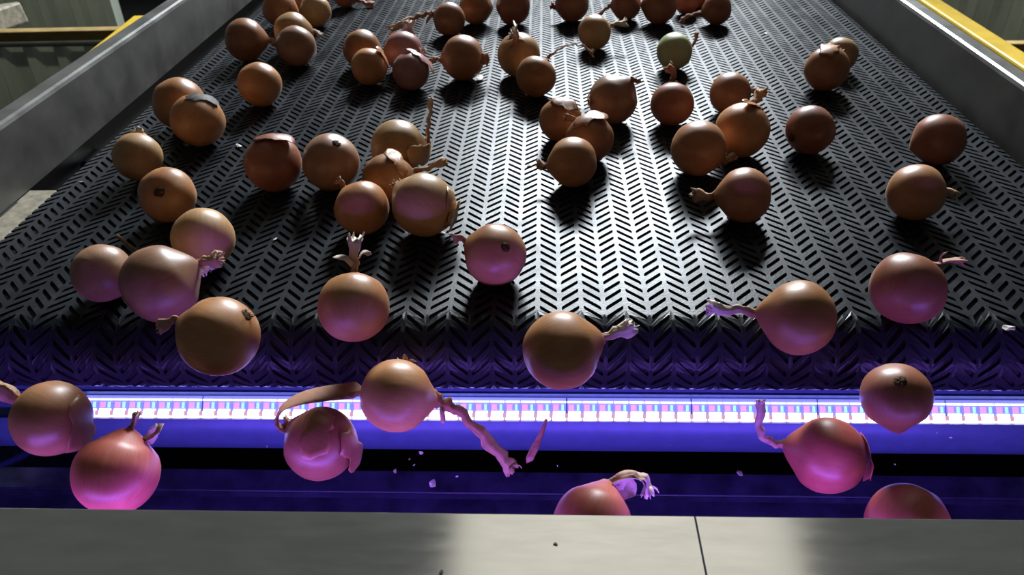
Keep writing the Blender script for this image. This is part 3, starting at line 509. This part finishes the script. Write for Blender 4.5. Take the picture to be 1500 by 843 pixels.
# ---------------------------------------------------------------- onions
def catmull(P, n):
    P = [Vector(p) for p in P]; Q = [P[0]*2-P[1]]+P+[P[-1]*2-P[-2]]; out = []
    for i in range(n+1):
        t = i/n*(len(P)-1); k = min(int(t), len(P)-2); t -= k; a, b, c, d = Q[k:k+4]
        out.append(.5*((2*b)+(c-a)*t+(2*a-5*b+4*c-d)*t*t+(3*b-a-3*c+d)*t*t*t))
    return out
def frames(pts):
    T = [(pts[min(i+1, len(pts)-1)]-pts[max(i-1, 0)]).normalized() for i in range(len(pts))]
    n = T[0].orthogonal().normalized(); F = []
    for t in T:
        n = (n-t*n.dot(t)).normalized(); F.append((t, n, t.cross(n)))
    return F
def ribbon(V, Fc, pts, w0, w1, rnd, n=8):
    """thin curled strip of dry skin"""
    C_ = catmull(pts, n); FR_ = frames(C_); b = len(V); tw = rnd.uniform(0, PI); tr = rnd.uniform(.4, 1.8); sd_ = rnd.uniform(0, 50)
    for i, (c, (t, nx, ny)) in enumerate(zip(C_, FR_)):
        k = i/n; w = (w0+(w1-w0)*k)*(1+.35*noise.noise(Vector((k*3, sd_, 0)))); a = tw+k*tr
        d = nx*math.cos(a)+ny*math.sin(a); e_ = nx*-math.sin(a)+ny*math.cos(a)
        V += [c-d*w-t*w*.2*(i == n), c+e_*w*.35+t*w*.8*(i == n), c+d*w-t*w*.5*(i == n)]
    for i in range(n):
        a = b+3*i; Fc += [(a, a+1, a+4, a+3), (a+1, a+2, a+5, a+4)]
def make_neck(path, rb, fray, rnd, strands, R, sw):
    V = []; Fc = []; K = []
    if path:
        L = sum((Vector(path[i+1])-Vector(path[i])).length for i in range(len(path)-1))
        n = max(9, min(30, int(L/.0022))); C_ = catmull(path, n); FR_ = frames(C_); S = 16; fl = rnd.uniform(0, PI); lob = rnd.choice((3, 4, 5))
        jit = [rnd.uniform(-1, 1) for _ in range(S)]; long_ = L > .045
        for i, (c, (t, nx, ny)) in enumerate(zip(C_, FR_)):
            k = i/n
            rad = rb*(1.7-3.2*k if k < .22 else 1.0-.28*math.sin((k-.22)/.78*PI)+(.10+.12*fray)*max(0, k-.5)*2*(.45 if long_ else 1))
            flat = .85-(.58 if long_ else .42)*min(1, k*1.8)
            rad *= 1+.45*noise.noise(Vector((fl*7, k*L*230, 0)))*min(1, k*4)
            off = (nx*noise.noise(Vector((k*L*160, 3, fl)))+ny*noise.noise(Vector((k*L*160, 9, fl))))*rb*.7*min(1, k*3)
            for s in range(S):
                a = 2*PI*s/S+k*1.4; ca, sa = math.cos(a), math.sin(a)
                rr = rad*(1+(.13+.16*k)*math.sin(lob*a+fl)+.12*jit[s]*(.3+k)+.05*rnd.uniform(-1, 1))
                p = c+off+(nx*ca+ny*sa*flat)*rr
                if i == n: p += t*rb*(.2+.25*fray)*(rnd.random()**2)+(nx*ca+ny*sa)*rb*.25*rnd.uniform(-1, .6)
                V.append(p); K.append(max(0, min(1, (k-.35)*1.5))*(.35+.16*fray))
        for i in range(n):
            for s in range(S):
                a, b = i*S+s, i*S+(s+1) % S; Fc.append((a, b, b+S, a+S))
        cen = len(V); V.append(C_[-1]-FR_[-1][0]*rb*.8); K.append(.5)
        for s in range(S): Fc.append((n*S+s, n*S+(s+1) % S, cen))
        t, nx, ny = FR_[-1]
        for q_ in range(fray*3):     # frayed papery shreds at the tip
            a = rnd.uniform(0, 2*PI); d = nx*math.cos(a)+ny*math.sin(a); ln = rb*rnd.uniform(.35, 1.7)*(.6+.18*fray)
            p0 = C_[-1]-t*rb*.4+d*rb*.35; p2 = p0+(t*rnd.uniform(.5, 1.0)+d*rnd.uniform(.1, .8))*ln
            ribbon(V, Fc, [p0, (p0+p2)/2+d*ln*.12+nx*ln*rnd.uniform(-.2, .2), p2], rb*rnd.uniform(.3, .6), rb*.07, rnd, 4)
            K += [.45+.15*fray]*(len(V)-len(K))
    for s in strands:
        ribbon(V, Fc, s, sw*.8 if sw else max(rb*.5, R*.06), sw if sw else max(rb*.4, R*.06), rnd, 14)
        K += [.75]*(len(V)-len(K))
    return V, Fc, K
def flap_mesh(c, ang, R, rnd, lift=.16, el=.35):
    """loose, curling patch of papery skin lying on the bulb around direction c"""
    c = Vector(c).normalized(); x = c.orthogonal().normalized(); x.rotate(Matrix.Rotation(rnd.uniform(0, 6.28), 3, c)); y = c.cross(x)
    V = []; Fc = []; nr, na = 5, 20; V.append(c*R*1.035)
    edge = [1+.22*rnd.uniform(-1, 1) for _ in range(na)]
    for i in range(1, nr+1):
        for a in range(na):
            th = 2*PI*a/na; r = ang*i/nr*(1+(edge[a]-1)*(i/nr))*(1.0+el*math.cos(2*th))
            d = (c*math.cos(r)+(x*math.cos(th)+y*math.sin(th))*math.sin(r)).normalized()
            up_ = (i/nr)**3*max(0, math.cos(th))*lift
            V.append(d*R*(1.035+up_+.01*rnd.random()))
    for a in range(na): Fc.append((0, 1+a, 1+(a+1) % na))
    for i in range(nr-1):
        for a in range(na):
            p, q_ = 1+i*na+a, 1+i*na+(a+1) % na; Fc.append((p, p+na, q_+na, q_))
    return V, Fc
def root_mesh(d, R, rnd):
    d = Vector(d).normalized(); x = d.orthogonal().normalized(); y = d.cross(x); V = []; Fc = []; na = 22
    V.append(d*R*1.015)
    for i, (rr, hh) in enumerate(((.06, 1.012), (.13, 1.008), (.19, .97))):
        for a in range(na):
            th = 2*PI*a/na; k = rr*(1+.28*noise.noise(Vector((math.cos(th)*1.6, math.sin(th)*1.6, R*900)))); V.append(((d+(x*math.cos(th)+y*math.sin(th))*k).normalized())*R*(hh+.012*rnd.uniform(-1, 1)))
    for a in range(na): Fc.append((0, 1+a, 1+(a+1) % na))
    for i in range(2):
        for a in range(na):
            p, q_ = 1+i*na+a, 1+i*na+(a+1) % na; Fc.append((p, p+na, q_+na, q_))
    for _ in range(9):
        a = rnd.uniform(0, 6.28); o_ = (x*math.cos(a)+y*math.sin(a)); p0 = (d+o_*.1*rnd.random()).normalized()*R*1.02
        ribbon(V, Fc, [p0, p0+d*R*.05+o_*R*.05, p0+d*R*.06+o_*R*.16*rnd.random()], R*.014, R*.007, rnd, 3)
    return V, Fc
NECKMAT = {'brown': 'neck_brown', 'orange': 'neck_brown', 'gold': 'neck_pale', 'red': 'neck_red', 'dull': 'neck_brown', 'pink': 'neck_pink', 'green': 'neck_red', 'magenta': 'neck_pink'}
for idx, (label, pos, R, ax, npath, rb, fray, tone, strands, flaps, root, rot, mode, sw) in enumerate(ONIONS):
    rnd = random.Random(100+idx)
    z = Vector(ax).normalized(); x = z.orthogonal().normalized(); x.rotate(Matrix.Rotation(rnd.uniform(0, 6.28), 3, z)); y = z.cross(x)
    RM = Matrix((x, y, z)).transposed(); RI = RM.transposed()
    asp = rnd.uniform(.95, 1.03); shoulder = rnd.uniform(.06, .13)+(.10 if mode == 'f' and npath else 0)
    NS, NR = 40, 26; V = []; sd = Vector((idx*3.1, idx*1.7, 0))
    for i in range(1, NR):
        ph = PI*i/NR; zz = -math.cos(ph)*asp; rr = math.sin(ph)
        if ph > PI*.70:          # shoulder drawn up into the neck
            k = (ph-PI*.70)/(PI*.30); zz += shoulder*k*k; rr = rr*(1-.12*math.sin(k*PI))
        if ph < PI*.22: zz += .05*(1-ph/(PI*.22))**2        # flattened base
        for s in range(NS):
            a = 2*PI*s/NS; p = Vector((math.cos(a)*rr, math.sin(a)*rr, zz))
            nn = noise.noise(p*1.3+sd)*.028+noise.noise(p*3.5+sd)*.007+.006*math.sin(a*7+idx)*math.sin(ph)**2
            V.append(p*R*(1+nn-.012))
    Fc = [(i*NS+s, i*NS+(s+1) % NS, (i+1)*NS+(s+1) % NS, (i+1)*NS+s) for i in range(NR-2) for s in range(NS)]
    b0 = len(V); V.append(Vector((0, 0, -.95*asp))*R); V.append(Vector((0, 0, asp+shoulder))*R)
    Fc += [((s+1) % NS, s, b0) for s in range(NS)]+[((NR-2)*NS+s, (NR-2)*NS+(s+1) % NS, b0+1) for s in range(NS)]
    on = mesh_obj('onion', V, Fc, M[tone], smooth=True)
    # rest the bulb on the belt
    P = Vector((pos[0], pos[1], BZ+pos[2]))
    if mode == 'b' and pos[1] > -.008:
        zmin = min((RM @ v).z for v in V); P.z = BZ-zmin+.0002
    on.matrix_world = Matrix.Translation(P) @ RM.to_4x4()
    tag(on, label, 'onion', 'falling onions' if mode == 'f' and pos[1] < -.09 else 'onions on the conveyor belt')
    if npath or strands:
        V, Fc, K = make_neck(npath, rb, fray, rnd, [[Vector(p) for p in s] for s in strands], R, sw)
        nk = mesh_obj('neck', [RI @ v for v in V], Fc, M[NECKMAT[tone] if fray < 4 else 'neck_pale' if tone not in ('pink', 'magenta') else 'neck_pink'], on, smooth=True)
        nk.data.attributes.new('tip', 'FLOAT', 'POINT').data.foreach_set('value', K)
        sm = nk.modifiers.new('thickness', 'SOLIDIFY'); sm.thickness = .0005
    for fl_ in flaps:
        V, Fc = flap_mesh(fl_[:3], fl_[3], R, rnd)
        fp = mesh_obj('loose_skin', [RI @ v for v in V], Fc, M[tone], on, smooth=True)
        sm = fp.modifiers.new('thickness', 'SOLIDIFY'); sm.thickness = .0004
    if root:
        V, Fc = root_mesh(root, R, rnd); mesh_obj('root', [RI @ v for v in V], Fc, M['root'], on, smooth=True)
    if rot:
        V, Fc = flap_mesh((.42, -.02, .9), .36, R*.995, rnd, .02, .5); rp = mesh_obj('rotten_patch', [RI @ v for v in V], Fc, M['rot'], on, smooth=True)
        rp['label'] = 'black rotten patch of skin'

# ---------------------------------------------------------------- loose scraps
def scrap(name, pts, w0, w1, mat, label, cat, seed, group=None):
    rnd = random.Random(seed); pts = [Vector((p[0], p[1], BZ+p[2])) for p in pts]; c = pts[0].copy(); V = []; Fc = []
    ribbon(V, Fc, [p-c for p in pts], w0, w1, rnd, 8)
    o = mesh_obj(name, V, Fc, mat, smooth=True, loc=c); sm = o.modifiers.new('thickness', 'SOLIDIFY'); sm.thickness = .0006
    return tag(o, label, cat, group)
scrap('dry_stalk', [(-.468, .128, .012), (-.448, .113, .009), (-.425, .100, .006)], .0022, .0030, M['neck_pale'], 'thin dry stalk lying on the belt behind the largest left onion', 'stalk', 1)
scrap('dry_stalk', [(.0011, -.1159, -.0239), (-.0047, -.1252, -.0371), (-.0133, -.1361, -.0525)], .0016, .0034, M['neck_pink'], 'thin pink stalk falling alone below the middle of the light bar', 'stalk', 2)
def flake(p, s, label, seed, mat, group):
    rnd = random.Random(seed); V = []; Fc = []; n = 7
    a0 = rnd.uniform(0, 6.28); V.append(Vector((0, 0, s*.35)))
    for i in range(n):
        a = a0+2*PI*i/n; r = s*1.3*rnd.uniform(.5, 1.2); V.append(Vector((math.cos(a)*r, math.sin(a)*r*.6, s*rnd.uniform(0, .5))))
    for i in range(n): Fc.append((0, 1+i, 1+(i+1) % n))
    o = mesh_obj('skin_flake', V, Fc, mat, loc=Vector((p[0], p[1], BZ+p[2]))); o.rotation_euler = (0 if group != 'falling flakes' else rnd.uniform(.3, 1.2), 0, rnd.uniform(0, 6))
    sm = o.modifiers.new('thickness', 'SOLIDIFY'); sm.thickness = .0004
    tag(o, label, 'flake', group)
FALL = [(-.118, -.073, -.111, .0022), (-.129, -.076, -.116, .0012), (-.125, -.079, -.121, .0014), (-.143, -.083, -.125, .0022), (-.084, -.084, -.131, .0014),
        (-.265, -.074, -.102, .0013), (.387, -.047, -.111, .0013), (.374, -.045, -.107, .0010), (.120, -.060, -.110, .0010), (.334, -.063, -.131, .0010), (.012, -.075, -.125, .0011)]
for i, p in enumerate(FALL): flake(p[:3], p[3], 'tiny pale skin flake falling through the dark gap below the light bar', 40+i, M['flake'], 'falling flakes')
flake((-.107, -.089, -.136), .0042, 'elongated pale skin flake falling in front of the upper cross beam', 60, M['flake'], 'falling scraps')
flake((.186, -.073, -.135), .0038, 'bluish skin flake falling above the upper cross beam right of centre', 61, M['flake'], 'falling scraps')
ONB = [((-.298, .138, .0005), .0035, 'pale skin flake on the dark belt above the stalked onion at left'), ((-.421, .391, .0005), .005, 'tan skin scrap on the belt left of the row of three onions'),
       ((-.106, .646, .0005), .009, 'bright tan skin scrap on the belt below the large peeling onion'), ((-.020, .322, .0005), .004, 'tiny white skin flake left of the front onion of the trio'),
       ((-.589, .283, .0005), .003, 'tiny cream flake at the left belt edge near the bracket'), ((.417, -.022, .0005), .005, 'white skin flake at the right end of the belt over the roller'),
       ((-.116, .151, .0005), .005, 'grey-white skin flake beside the large onion with loose dark skin'), ((.407, .874, .0005), .004, 'small white flake on the far belt near the top right')]
for i, (p, s, lb) in enumerate(ONB): flake(p, s, lb, 70+i, M['flake'], 'skin flakes on the belt')
for i, (p, s, lb) in enumerate([((.007, -.284, .0302), .0016, 'tiny dark crumb on the cover plate near its middle'), ((-.063, -.306, .0302), .0018, 'dark crumb on the cover plate at the bottom picture edge')]):
    flake(p, s, lb, 90+i, M['crumb'], 'crumbs on the cover plate')
